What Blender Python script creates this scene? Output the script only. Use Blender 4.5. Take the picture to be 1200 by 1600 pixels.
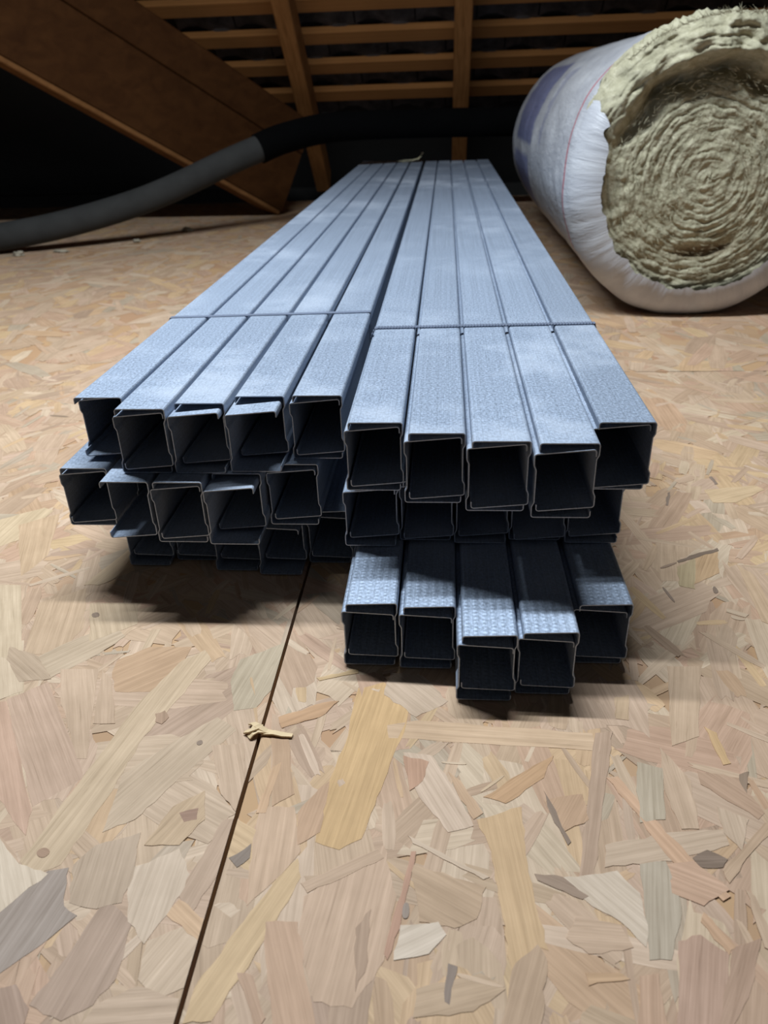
import bpy, math, random
import numpy as np
from mathutils import Vector, Matrix, noise

# ------------------------------------------------------------ clear
for o in list(bpy.data.objects):
    bpy.data.objects.remove(o, do_unlink=True)
scene = bpy.context.scene
COL = scene.collection
random.seed(7)
rng = np.random.default_rng(11)

# ------------------------------------------------------------ camera
cam_data = bpy.data.cameras.new('camera')
cam_data.sensor_fit = 'HORIZONTAL'
cam_data.sensor_width = 36.0
cam_data.lens = 36.0
cam_data.clip_start = 0.01
cam_data.dof.use_dof = True
cam_data.dof.focus_distance = 0.58
cam_data.dof.aperture_fstop = 15.0
cam = bpy.data.objects.new('camera', cam_data)
COL.objects.link(cam)
R_ = Vector((0.9970185590, 0.0707986762, -0.0306845300))
U_ = Vector((-0.0068535433, 0.4773436520, 0.8786899720))
F_ = Vector((-0.0768571524, 0.8758599119, -0.4764057019))
cam.matrix_world = Matrix(((R_.x, U_.x, -F_.x, 0.0), (R_.y, U_.y, -F_.y, 0.0),
                           (R_.z, U_.z, -F_.z, 0.377), (0, 0, 0, 1)))
scene.camera = cam

# ------------------------------------------------------------ world: a closed attic, only a trace of cool ambient light
world = bpy.data.worlds.new('attic_ambient')
scene.world = world
world.use_nodes = True
wb = world.node_tree.nodes['Background']
wb.inputs['Color'].default_value = (0.88, 0.92, 1.0, 1)
wb.inputs['Strength'].default_value = 0.050

# ------------------------------------------------------------ the attic's LED strip lamp, hung across the room above the stack
ld = bpy.data.lights.new('strip_lamp', 'AREA')
ld.shape = 'RECTANGLE'
ld.size = 1.30
ld.size_y = 0.05
ld.energy = 44
ld.spread = math.radians(168)
ld.color = (0.86, 0.94, 1.0)
lamp = bpy.data.objects.new('strip_lamp', ld)
COL.objects.link(lamp)
lamp.location = (-0.40, 0.955, 1.58)
lamp.rotation_euler = (0, 0, math.radians(-1.5))

scene.view_settings.view_transform = 'Standard'
scene.view_settings.look = 'None'
scene.view_settings.gamma = 1.0
scene.view_settings.use_curve_mapping = False
scene.view_settings.exposure = 0.0

# ============================================================ helpers
def lin(c):
    return tuple(((v / 255) / 12.92 if v / 255 <= 0.04045 else ((v / 255 + 0.055) / 1.055) ** 2.4) for v in c)

def tag(o, label=None, cat=None, group=None, kind=None):
    if label: o['label'] = label
    if cat: o['category'] = cat
    if group: o['group'] = group
    if kind: o['kind'] = kind
    return o

def link(name, me, mat=None, parent=None):
    o = bpy.data.objects.new(name, me)
    COL.objects.link(o)
    if mat is not None and len(me.materials) == 0:
        me.materials.append(mat)
    if parent is not None:
        o.parent = parent
    return o

def empty(name, loc=(0, 0, 0)):
    o = bpy.data.objects.new(name, None)
    o.empty_display_size = 0.05
    o.location = loc
    COL.objects.link(o)
    return o

def mesh(name, verts, faces, smooth=False):
    me = bpy.data.meshes.new(name)
    me.from_pydata(verts, [], faces)
    me.update()
    if smooth:
        me.polygons.foreach_set('use_smooth', [True] * len(me.polygons))
    return me

def box_mesh(name, x0, x1, y0, y1, z0, z1):
    v = [(x0, y0, z0), (x1, y0, z0), (x1, y1, z0), (x0, y1, z0), (x0, y0, z1), (x1, y0, z1), (x1, y1, z1), (x0, y1, z1)]
    f = [(0, 3, 2, 1), (4, 5, 6, 7), (0, 1, 5, 4), (1, 2, 6, 5), (2, 3, 7, 6), (3, 0, 4, 7)]
    return mesh(name, v, f)

def beam_mesh(name, p0, p1, width, depth, up=(0, 0, 1), bevel=0.003):
    """squared timber from p0 to p1 (centre of its underside), bevelled along the arrises"""
    p0, p1 = Vector(p0), Vector(p1)
    d = (p1 - p0).normalized()
    side = d.cross(Vector(up)).normalized()
    n = side.cross(d).normalized()
    h, b = width / 2, bevel
    prof = [(-h + b, 0), (h - b, 0), (h, b), (h, depth - b), (h - b, depth), (-h + b, depth), (-h, depth - b), (-h, b)]
    v, f = [], []
    for p in (p0, p1):
        for a, c in prof:
            v.append(tuple(p + side * a + n * c))
    k = len(prof)
    for i in range(k):
        j = (i + 1) % k
        f.append((i, j, k + j, k + i))
    f.append(tuple(range(k - 1, -1, -1)))
    f.append(tuple(range(k, 2 * k)))
    return mesh(name, v, f)

def fbm(p, oct=4):
    s, a = 0.0, 1.0
    q = Vector(p)
    for _ in range(oct):
        s += a * noise.noise(q)
        q = q * 2.03
        a *= 0.5
    return s

# ---------------------------------------------------------- node helpers
class N:
    def __init__(self, name):
        self.m = bpy.data.materials.new(name)
        self.m.use_nodes = True
        self.t = self.m.node_tree
        self.b = self.t.nodes['Principled BSDF']
    def n(self, kind, **kw):
        nd = self.t.nodes.new(kind)
        for k, v in kw.items():
            if hasattr(nd, k): setattr(nd, k, v)
        return nd
    def put(self, sock, v):
        if isinstance(v, bpy.types.NodeSocket): self.t.links.new(v, sock)
        else: sock.default_value = v
    def math(self, op, a, b=None, clamp=False):
        nd = self.n('ShaderNodeMath', operation=op); nd.use_clamp = clamp
        self.put(nd.inputs[0], a)
        if b is not None: self.put(nd.inputs[1], b)
        return nd.outputs[0]
    def coord(self, which, scale=(1, 1, 1), loc=(0, 0, 0)):
        tc = self.n('ShaderNodeTexCoord'); mp = self.n('ShaderNodeMapping')
        self.t.links.new(tc.outputs[which], mp.inputs['Vector'])
        mp.inputs['Scale'].default_value = scale; mp.inputs['Location'].default_value = loc
        return mp.outputs[0]
    def noise(self, vec, scale, detail=3, rough=0.55, dist=0.0):
        nd = self.n('ShaderNodeTexNoise')
        self.put(nd.inputs['Vector'], vec)
        nd.inputs['Scale'].default_value = scale; nd.inputs['Detail'].default_value = detail
        nd.inputs['Roughness'].default_value = rough; nd.inputs['Distortion'].default_value = dist
        return nd.outputs[0]
    def ramp(self, fac, stops):
        nd = self.n('ShaderNodeValToRGB')
        el = nd.color_ramp.elements
        while len(el) > 1: el.remove(el[-1])
        el[0].position = stops[0][0]; el[0].color = (*stops[0][1], 1)
        for p, c in stops[1:]:
            e = el.new(p); e.color = (*c, 1)
        self.put(nd.inputs[0], fac)
        return nd.outputs[0]
    def mapr(self, v, a, b, c, d):
        nd = self.n('ShaderNodeMapRange')
        self.put(nd.inputs[0], v)
        for i, x in enumerate((a, b, c, d)): nd.inputs[i + 1].default_value = x
        return nd.outputs[0]
    def mix(self, fac, a, b, mode='MIX'):
        nd = self.n('ShaderNodeMix', data_type='RGBA', blend_type=mode)
        self.put(nd.inputs[0], fac); self.put(nd.inputs[6], a); self.put(nd.inputs[7], b)
        return nd.outputs[2]
    def bump(self, height, strength, dist):
        nd = self.n('ShaderNodeBump')
        nd.inputs['Strength'].default_value = strength; nd.inputs['Distance'].default_value = dist
        self.put(nd.inputs['Height'], height)
        self.t.links.new(nd.outputs[0], self.b.inputs['Normal'])
    def set(self, **kw):
        for k, v in kw.items():
            self.put(self.b.inputs[k.replace('_', ' ')], v)

# ============================================================ materials
def mat_strand():
    m = N('oriented_strand_wood')
    at = m.n('ShaderNodeAttribute'); at.attribute_name = 'tint'
    g1 = m.noise(m.coord('UV', (9, 300, 1)), 1.0, 4, 0.6, 0.3)
    g2 = m.noise(m.coord('UV', (30, 900, 1)), 1.0, 2, 0.6, 0.2)
    st = m.noise(m.coord('Object'), 22, 4, 0.6)
    k = m.math('MULTIPLY', m.mapr(g1, 0.3, 0.7, 0.83, 1.10), m.mapr(g2, 0.3, 0.7, 0.93, 1.05))
    k = m.math('MULTIPLY', k, m.mapr(st, 0.3, 0.7, 0.90, 1.07))
    g3 = m.noise(m.coord('UV', (11, 420, 1), (3, 7, 0)), 1.0, 3, 0.65, 0.8)
    k = m.math('MULTIPLY', k, m.mapr(g3, 0.60, 0.70, 1.0, 0.80))
    cb = m.n('ShaderNodeCombineColor')
    m.put(cb.inputs[0], k); m.put(cb.inputs[1], m.math('POWER', k, 1.1)); m.put(cb.inputs[2], m.math('POWER', k, 1.25))
    m.set(Base_Color=m.mix(1.0, at.outputs['Color'], cb.outputs[0], 'MULTIPLY'), Roughness=0.62)
    m.b.inputs['Specular IOR Level'].default_value = 0.3
    m.bump(m.math('ADD', g1, m.math('MULTIPLY', g2, 0.6)), 0.28, 0.0008)
    return m.m

def mat_board():
    m = N('oriented_strand_board')
    c = m.coord('Object', (26, 13, 1))
    w = m.noise(m.coord('Object'), 9, 3, 0.6)
    v = m.n('ShaderNodeTexVoronoi'); v.voronoi_dimensions = '2D'
    m.put(v.inputs['Vector'], m.mix(0.22, c, m.noise(m.coord('Object'), 30, 2), 'ADD'))
    v.inputs['Scale'].default_value = 1.0
    col = m.ramp(m.math('FRACT', m.math('MULTIPLY', v.outputs['Color'], 1.0)), [
        (0.0, STR_LIN((176, 142, 106))), (0.35, STR_LIN((200, 168, 130))), (0.6, STR_LIN((208, 172, 126))), (0.8, STR_LIN((190, 152, 118))), (1.0, STR_LIN((220, 196, 160)))])
    col = m.mix(m.mapr(w, 0.35, 0.65, 0.0, 0.35), col, (*STR_LIN((186, 150, 114)), 1))
    m.set(Base_Color=col, Roughness=0.7)
    m.b.inputs['Specular IOR Level'].default_value = 0.25
    m.bump(m.noise(m.coord('Object', (40, 20, 1)), 2.0, 4), 0.3, 0.001)
    return m.m

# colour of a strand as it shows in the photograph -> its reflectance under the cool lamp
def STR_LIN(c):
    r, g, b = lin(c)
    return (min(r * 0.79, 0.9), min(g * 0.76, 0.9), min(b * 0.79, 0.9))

def mat_steel(name, knurl=False):
    m = N(name)
    uv = m.coord('UV')
    obj = m.n('ShaderNodeObjectInfo')
    sp = m.noise(m.coord('UV', (520, 330, 1)), 1.0, 3, 0.65)
    lines = m.noise(m.coord('UV', (900, 3, 1)), 1.0, 3, 0.6)
    ps = m.n('ShaderNodeNewGeometry').outputs['Position']
    dust = m.noise(ps, 9.0, 5, 0.62)
    dust2 = m.noise(ps, 2.2, 3, 0.5)
    k = m.math('MULTIPLY', m.mapr(sp, 0.32, 0.68, 0.76, 1.20), m.mapr(lines, 0.35, 0.65, 0.88, 1.09))
    k = m.math('MULTIPLY', k, m.mapr(obj.outputs['Random'], 0, 1, 0.93, 1.06))
    cb = m.n('ShaderNodeCombineColor')
    for i, c in enumerate((0.335, 0.402, 0.515)): m.put(cb.inputs[i], m.math('MULTIPLY', k, c))
    d = m.math('MULTIPLY', m.mapr(dust, 0.46, 0.70, 0.0, 0.60), m.mapr(dust2, 0.40, 0.60, 0.0, 1.0), True)
    m.set(Base_Color=m.mix(d, cb.outputs[0], (0.46, 0.50, 0.57, 1)))
    m.set(Metallic=m.mapr(d, 0, 1, 0.50, 0.1), Roughness=m.math('ADD', m.mapr(sp, 0.3, 0.7, 0.44, 0.58), m.math('MULTIPLY', d, 0.3)))
    if knurl:
        s = m.n('ShaderNodeSeparateXYZ'); m.put(s.inputs[0], uv)
        wob = m.math('MULTIPLY', m.noise(m.coord('UV', (150, 150, 1)), 1.0, 2), 2.5)
        a = m.math('SINE', m.math('ADD', m.math('MULTIPLY', s.outputs[0], 2 * math.pi / 0.0062), m.math('MULTIPLY', wob, 0.25)))
        b = m.math('SINE', m.math('ADD', m.math('MULTIPLY', s.outputs[1], 2 * math.pi / 0.0042), wob))
        hgt = m.math('ADD', m.math('MULTIPLY', a, 1.0), m.math('MULTIPLY', m.math('MULTIPLY', a, b), 0.35))
        hgt = m.math('ADD', hgt, m.math('MULTIPLY', b, 0.25))
        m.bump(m.math('ADD', hgt, m.math('MULTIPLY', sp, 1.6)), 0.24, 0.0006)
    else:
        m.bump(m.math('ADD', m.math('MULTIPLY', sp, 1.0), m.math('MULTIPLY', lines, 0.7)), 0.10, 0.0005)
    return m.m

def mat_timber(name, c0, c1):
    m = N(name)
    g = m.noise(m.coord('Generated', (6, 40, 40)), 1.0, 4, 0.6, 0.5)
    s = m.noise(m.coord('Object'), 6, 3)
    col = m.ramp(g, [(0.3, c0), (0.7, c1)])
    col = m.mix(m.mapr(s, 0.4, 0.7, 0, 0.4), col, (*c0, 1))
    m.set(Base_Color=col, Roughness=0.8)
    m.b.inputs['Specular IOR Level'].default_value = 0.12
    m.bump(g, 0.25, 0.002)
    return m.m

def mat_plain(name, c, rough=0.6, metallic=0.0, var=0.15, scale=14):
    m = N(name)
    g = m.noise(m.coord('Object'), scale, 4, 0.6)
    lo = tuple(v * (1 - var) for v in c); hi = tuple(min(1, v * (1 + var)) for v in c)
    m.set(Base_Color=m.ramp(g, [(0.3, lo), (0.7, hi)]), Roughness=rough, Metallic=metallic)
    m.bump(g, 0.15, 0.001)
    return m.m

def mat_wool():
    m = N('mineral_wool')
    o = m.coord('Object')
    a = m.noise(o, 60, 5, 0.7, 0.6)
    b = m.noise(o, 14, 4, 0.6, 0.4)
    c = m.noise(m.coord('Object', (1, 4, 1)), 220, 3, 0.7)
    col = m.ramp(a, [(0.28, (0.27, 0.25, 0.165)), (0.5, (0.45, 0.42, 0.295)), (0.72, (0.60, 0.565, 0.42))])
    col = m.mix(m.mapr(b, 0.42, 0.68, 0, 0.35), col, (0.36, 0.345, 0.245, 1))
    # the scorched, reddish-brown strip low on the roll's face
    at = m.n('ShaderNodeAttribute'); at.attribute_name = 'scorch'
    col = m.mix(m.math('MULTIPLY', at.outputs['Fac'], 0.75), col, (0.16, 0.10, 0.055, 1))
    m.set(Base_Color=col, Roughness=0.95)
    m.b.inputs['Specular IOR Level'].default_value = 0.15
    m.bump(m.math('ADD', a, m.math('MULTIPLY', c, 0.6)), 0.6, 0.004)
    return m.m

def mat_film():
    m = N('white_plastic_film')
    s = m.n('ShaderNodeSeparateXYZ'); m.put(s.inputs[0], m.coord('UV'))
    ang, y = s.outputs[0], s.outputs[1]          # turns round the roll, metres along it
    def band(v, a, b, soft=0.004):
        return m.math('MULTIPLY', m.mapr(v, a - soft, a + soft, 0, 1), m.mapr(v, b - soft, b + soft, 1, 0))
    wr = m.noise(m.coord('UV', (30, 6, 1)), 1.0, 4, 0.6)
    base = m.ramp(wr, [(0.3, (0.44, 0.45, 0.49)), (0.7, (0.60, 0.61, 0.64))])
    # printed blue lettering blocks towards the far end and a red guide line near the torn end
    wy = m.math('ADD', y, m.mapr(wr, 0.3, 0.7, -0.03, 0.03))
    blue = m.math('MULTIPLY', band(wy, 2.13, 2.56, 0.02), band(ang, 0.345, 0.487, 0.004))
    blue2 = m.math('MULTIPLY', band(wy, 2.20, 2.60, 0.02), band(ang, 0.507, 0.60, 0.004))
    blue3 = m.math('MULTIPLY', band(wy, 1.93, 1.985, 0.012), band(ang, 0.36, 0.48, 0.004))
    bl = m.math('ADD', blue, m.math('ADD', blue2, m.math('MULTIPLY', blue3, 0.45)), True)
    base = m.mix(m.math('MULTIPLY', bl, 0.75), base, (0.10, 0.12, 0.30, 1))
    red = band(y, 1.500, 1.510, 0.002)
    base = m.mix(m.math('MULTIPLY', red, 0.85), base, (0.50, 0.05, 0.08, 1))
    m.set(Base_Color=base, Roughness=0.33)
    m.b.inputs['Specular IOR Level'].default_value = 0.45
    m.bump(m.noise(m.coord('UV', (90, 14, 1)), 1.0, 5, 0.65, 0.4), 0.5, 0.006)
    return m.m

M = {}
M['strand'] = mat_strand()
M['board'] = mat_board()
M['steel'] = mat_steel('galvanised_steel')
M['steel_knurled'] = mat_steel('knurled_galvanised_steel', True)
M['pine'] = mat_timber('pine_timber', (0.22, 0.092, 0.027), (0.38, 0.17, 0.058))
M['bounce_lit'] = mat_timber('bounce_lit_timber', (0.15, 0.065, 0.022), (0.24, 0.11, 0.04))  # paler brown: floor bounce on the beam's underside put into the colour
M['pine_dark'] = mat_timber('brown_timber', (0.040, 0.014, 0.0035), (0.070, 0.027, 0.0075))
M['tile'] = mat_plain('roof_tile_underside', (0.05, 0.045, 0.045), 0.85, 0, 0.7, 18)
M['dark_board'] = mat_plain('shade_dark_boarding', (0.012, 0.011, 0.010), 0.9)  # near-black: the shade of the unlit roof space put into the colour
M['pipe_grey'] = mat_plain('grey_foam_sleeve', (0.034, 0.034, 0.033), 0.85)
M['pipe_grey'].node_tree.nodes['Principled BSDF'].inputs['Specular IOR Level'].default_value = 0.2
M['pipe_black'] = mat_plain('black_pipe', (0.002, 0.002, 0.0022), 0.95)
M['pipe_black'].node_tree.nodes['Principled BSDF'].inputs['Specular IOR Level'].default_value = 0.05
M['wool'] = mat_wool()
M['film'] = mat_film()
M['strap'] = mat_plain('blue_grey_strap', (0.15, 0.18, 0.25), 0.55, 0.3)
M['splinter'] = mat_plain('fresh_splinter', (0.66, 0.50, 0.30), 0.7)
M['tuft'] = mat_plain('loose_wool_tuft', (0.33, 0.29, 0.22), 0.95, 0, 0.3, 60)
M['tuft_pale'] = mat_plain('pale_wool_tuft', (0.72, 0.66, 0.45), 0.95, 0, 0.3, 60)

# outlines of the strands on the board faces, 0.1 mm, with their colours
TRACED = [
 ((222,182,118),[(-605,4257),(-424,4332),(-228,4137),(-241,3915),(-358,3409),(-458,2979),(-578,2899),(-723,2945),(-726,3292),(-636,3722)]),
 ((200,163,122),[(-2499,4517),(-2301,4681),(-1968,4691),(-2002,4312),(-2100,4168),(-2385,4158),(-2491,4367)]),
 ((214,190,152),[(-1854,4655),(-2010,4495),(-2182,3998),(-2291,3325),(-2397,2739),(-2260,2653),(-2147,2730),(-2067,3184),(-2015,3725),(-1889,4108),(-1772,4541)]),
 ((203,172,145),[(-3155,4045),(-2935,4243),(-2326,3430),(-2282,3352),(-2506,3115)]),
 ((226,206,172),[(-3723,4717),(-3365,4728),(-3079,4133),(-3203,4043),(-3337,4021)]),
 ((206,168,140),[(-3242,4025),(-3147,4028),(-2494,3092),(-2444,2909),(-2731,3154),(-2929,3404)]),
 ((152,143,134),[(-2370,2373),(-2346,2429),(-2202,2686),(-2092,2712),(-2016,2482),(-1923,2432),(-2039,2268),(-2179,2114),(-2219,2096)]),
 ((180,154,132),[(-1805,2530),(-1610,2412),(-1589,2113),(-1651,1989),(-1774,1910),(-1961,1972),(-1886,2193)]),
 ((168,140,120),[(-2171,2036),(-2071,2065),(-1953,1958),(-1944,1845),(-2057,1825)]),
 ((226,194,142),[(-807,2835),(-769,2716),(-869,2414),(-1063,1949),(-1195,1928),(-1185,2104),(-1006,2496),(-865,2751)]),
 ((216,183,148),[(-1092,3179),(-887,3188),(-796,2878),(-879,2730),(-1031,2531),(-1090,2950)]),
 ((210,172,138),[(-910,2447),(-742,2456),(-640,2133),(-562,1921),(-753,1910),(-868,2246)]),
 ((204,174,142),[(-762,2677),(-360,2919),(-319,2859),(-718,2622)]),
 ((214,182,150),[(-732,2602),(-513,2808),(-325,2942),(-234,2627),(-278,2277),(-412,2042),(-598,2061),(-727,2370)]),
 ((192,180,150),[(-1548,4549),(-1195,4797),(-1202,4305),(-1310,4031),(-1461,3993),(-1559,4292)]),
 ((222,184,140),[(-1444,2456),(-1404,2550),(-1213,2432),(-1212,2311)]),
 ((226,206,178),[(-1747,2708),(-1502,2866),(-1374,2686),(-1444,2456),(-1509,2296),(-1636,2410)]),
 ((232,216,188),[(-2667,2921),(-2586,2880),(-2387,2719),(-2192,2667),(-2346,2429),(-2389,2408)]),
 ((104,98,92),[(-1199,2817),(-1092,2917),(-1080,2822),(-1138,2758)]),
 ((208,180,148),[(-2903,4390),(-2604,4400),(-2328,3512),(-2393,3509),(-2730,4010)]),
 ((204,176,144),[(-2580,4401),(-2449,4260),(-2260,3837),(-2418,3830)]),
 ((196,160,122),[(-1146,3789),(-1037,3794),(-904,3284),(-1024,3182)]),
 ((180,150,122),[(-438,2436),(-365,2546),(-357,2273),(-405,2116)]),
 ((206,184,152),[(-2043,3388),(-1833,3645),(-1558,3926),(-1394,3810),(-1662,3378),(-1835,3051),(-1994,2952)]),
 ((198,176,148),[(-1996,2864),(-1764,2963),(-1711,2710),(-1710,2516),(-1835,2473),(-1998,2502),(-2073,2734)]),
 ((210,182,150),[(-1530,3657),(-1322,3694),(-1214,3321),(-1228,3125),(-1362,3264)]),
 ((222,198,166),[(-1498,2313),(-1297,2428),(-1159,2297),(-1201,2103),(-1369,2034),(-1478,2119)]),
 ((212,186,156),[(-1636,1990),(-1467,2089),(-1245,2041),(-1226,1884),(-1704,1858)]),
 ((208,180,140),[(-1632,3155),(-1469,3284),(-1409,3070),(-1509,2887),(-1714,2877)]),
 ((196,168,140),[(-1385,2726),(-1293,3076),(-1178,3081),(-1223,2734),(-1324,2462),(-1409,2568)]),
 ((150,112,92),[(-1578,3109),(-1471,3150),(-1457,3068),(-1529,3046)]),
 ((158,126,98),[(-2010,3940),(-1952,3975),(-1902,3913),(-1931,3843),(-1984,3863)]),
 ((160,126,98),[(-2331,2805),(-2293,2839),(-2241,2810),(-2258,2766),(-2301,2769)]),
 ((128,112,98),[(-1644,3687),(-1607,3712),(-1591,3672),(-1621,3654)]),
 ((205,160,112),[(-1132,3943),(-840,4097),(-728,4118),(-842,3954),(-1089,3837)]),
 ((216,176,132),[(-1111,3130),(-1084,3482),(-1033,3538),(-1053,3133)]),
 ((203,164,126),[(-753,3341),(-700,3394),(-705,3012),(-822,2919),(-860,3142)]),
 ((196,160,128),[(-997,2176),(-914,2165),(-812,1977),(-841,1906),(-922,2058)]),
 ((190,168,138),[(-3442,4644),(-3150,4534),(-2927,4279),(-3155,4235),(-3387,4487)]),
 ((224,192,152),[(-371,3895),(-176,3948),(998,3875),(993,3718),(-352,3777)]),
 ((186,157,130),[(1019,3875),(1137,3895),(991,3367),(823,2754),(752,2790),(907,3438)]),
 ((224,181,142),[(1023,3493),(1095,3509),(1187,3304),(1374,2960),(1530,2714),(1480,2684),(1276,2914),(1125,3278)]),
 ((218,182,130),[(210,3144),(481,3249),(482,2856),(506,2572),(540,2369),(502,2383),(348,2232),(322,2545),(284,2929)]),
 ((224,200,172),[(-250,3653),(-62,3633),(81,3377),(190,3098),(41,3046),(-134,3294)]),
 ((230,214,188),[(841,2813),(966,2839),(1058,2709),(1059,2530),(1025,2410),(925,2540),(793,2622),(665,2785),(735,2789)]),
 ((214,174,142),[(1236,2892),(1398,2920),(1534,2751),(1373,2651),(1226,2717)]),
 ((104,88,76),[(1395,2940),(1489,2996),(1584,2939),(1542,2887),(1421,2881)]),
 ((188,177,150),[(1238,3633),(1386,3586),(1309,3194),(1157,3164),(1199,3451)]),
 ((186,176,152),[(1096,2885),(1241,2912),(1257,2646),(1134,2351),(1026,2346),(1055,2547)]),
 ((214,190,160),[(926,3001),(1324,3106),(1620,3141),(1622,3034),(1276,2914),(900,2856)]),
 ((210,182,150),[(1411,3777),(1536,3490),(1484,3135),(1384,3130),(1356,3383)]),
 ((192,162,128),[(368,2295),(488,2399),(526,2319),(457,1964),(270,1953),(328,2170)]),
 ((196,160,136),[(1191,2452),(1311,2491),(1423,2398),(1273,2009),(1074,1998)]),
 ((186,152,126),[(1449,2432),(1607,2490),(1479,2246),(1301,2010),(1245,2007)]),
 ((230,216,192),[(-208,2465),(-10,2493),(31,2426),(-57,2321),(-230,2280)]),
 ((228,206,176),[(-191,3014),(267,2766),(231,2749),(-161,2961)]),
 ((228,200,166),[(78,2241),(314,2184),(290,2171),(85,2210)]),
 ((188,140,112),[(-168,2907),(-141,2909),(-207,2448),(-262,2278),(-280,2310)]),
 ((122,112,104),[(39,2278),(86,2265),(70,2201),(46,2081),(23,2094)]),
 ((196,166,130),[(-164,2825),(246,2707),(188,2520),(72,2462),(-110,2488)]),
 ((122,106,92),[(627,3376),(740,3014),(719,2991),(633,3256)]),
 ((190,156,126),[(1596,3569),(1835,3528),(1895,3266),(1843,3218),(1587,3467)]),
 ((204,166,134),[(962,2264),(1057,2284),(1031,1995),(902,1988)]),
 ((216,176,130),[(704,2266),(873,2275),(913,2246),(710,2205)]),
 ((210,166,116),[(255,3311),(589,3579),(720,3666),(638,3477),(387,3268)]),
 ((212,184,150),[(1660,4583),(1904,4591),(1691,3873),(1493,3780)]),
 ((224,186,128),[(1748,3963),(1814,3907),(1823,3644),(1770,3629)]),
 ((206,178,146),[(1617,2755),(1655,2720),(1656,2410),(1605,2440)]),
 ((204,174,140),[(1536,2867),(1871,3197),(1936,3178),(1652,2912),(1546,2790)]),
 ((222,180,140),[(1362,2615),(1465,2433),(1420,2390),(1331,2561)]),
 ((214,184,152),[(702,2564),(922,2523),(962,2407),(735,2362),(636,2440)]),
 ((206,168,130),[(619,3303),(856,3361),(865,3174),(704,3077)]),
 ((196,150,118),[(-248,3626),(-81,3578),(-118,3419),(-195,3340)]),
 ((150,128,108),[(512,2798),(665,2785),(785,2677),(749,2657),(525,2759)]),
 ((148,138,128),[(-198,2591),(-164,2593),(-163,2503),(-202,2501)]),
 ((206,184,156),[(-384,4440),(-145,4413),(43,4147),(-177,3979),(-414,4196)]),
 ((200,172,136),[(-114,2146),(194,2239),(313,2169),(158,2058),(-125,2014)]),
 ((212,176,136),[(42,3503),(121,3429),(250,3192),(191,3143),(100,3328)]),
 ((228,206,172),[(1,3587),(164,3577),(154,3561),(1,3568)]),
 ((226,200,160),[(237,3359),(386,3492),(397,3477),(246,3340)]),
 ((214,190,160),[(1632,3300),(1788,3216),(1679,2995),(1613,3119)]),
 ((132,112,92),[(1843,3554),(1910,3583),(1841,3405),(1828,3478)]),
 ((220,190,150),[(1209,4223),(1316,4259),(1264,4004),(1181,4016)]),
 ((204,184,152),[(-3155,4526),(-2987,4718),(-2713,4964),(-2553,4809),(-2682,4578),(-2935,4289)]),
 ((206,178,142),[(-3488,5240),(-3160,5478),(-2948,4916),(-2993,4568),(-3281,4559)]),
 ((222,202,166),[(-4034,5503),(-3785,5510),(-3061,4120),(-3207,4051),(-3268,4080)]),
 ((212,188,150),[(-3208,5524),(-3026,6146),(-2833,5779),(-3071,5528)]),
 ((224,202,160),[(-4621,6715),(-4263,6984),(-4132,6919),(-4212,6293),(-4335,6176)]),
 ((210,180,140),[(-4363,6592),(-4037,6854),(-3775,6021),(-3858,5655)]),
 ((216,186,132),[(-926,4359),(-626,4471),(-621,4420),(-899,4327)]),
 ((206,184,148),[(-3038,5253),(-2618,5264),(-2512,4970),(-2816,4724)]),
 ((120,104,90),[(-2962,5103),(-2906,5126),(-2868,5063),(-2923,5040)]),
 ((92,80,70),[(2108,6050),(2291,6164),(2531,6282),(2529,6236),(2305,6109),(2111,6018)]),
 ((140,118,98),[(1924,5939),(2106,6039),(2083,5996),(1939,5908)]),
 ((128,112,100),[(1868,5613),(1889,5633),(1933,5407),(1910,5398)]),
 ((110,98,88),[(2356,7398),(2390,7428),(2291,7110),(2269,7123)]),
 ((118,106,98),[(2895,7787),(2927,7804),(2938,7615),(2900,7599)]),
 ((224,196,150),[(2752,7476),(3314,7588),(3376,7483),(2988,7189),(2764,7186)]),
 ((212,176,128),[(2286,6164),(2516,6213),(2420,5857),(2158,5679)]),
 ((190,174,130),[(2084,5953),(2279,6097),(2142,5601),(2026,5647)]),
 ((220,198,166),[(2316,5327),(2465,5244),(2425,5199),(2299,5274)]),
 ((220,198,166),[(2324,5240),(2425,5182),(2386,5155),(2307,5187)]),
 ((120,106,94),[(2291,5624),(2321,5654),(2330,5558),(2279,5528)]),
 ((214,184,146),[(2613,6018),(2709,5813),(2672,4998),(2536,5160)]),
]

# ============================================================ FLOOR: strand boards with their strands
floor = empty('floor')
tag(floor, kind='structure')
SEAM_X, SEAM_Y, FAR = -0.1225, 1.142, 3.42
BOARDS = [  # x0, x1, y0, y1
    (SEAM_X + 0.0013, 1.128, -0.80, SEAM_Y - 0.0010),
    (SEAM_X + 0.0013, 1.128, SEAM_Y + 0.0010, FAR),
    (-1.370, SEAM_X - 0.0013, -0.80, FAR),
    (-2.60, -1.373, -0.80, FAR),
    (1.131, 2.40, -0.80, FAR),
]
board_objs = []
for (x0, x1, y0, y1) in BOARDS:
    b = link('strand_board', box_mesh('strand_board', x0, x1, y0, y1, -0.013, -0.0011), M['board'], floor)
    board_objs.append(b)
# joists below, seen only as the dark bottom of the joint
sub = link('subfloor', box_mesh('subfloor', -2.6, 2.4, -0.8, FAR - 0.02, -0.05, -0.0135), M['dark_board'], floor)

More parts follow.
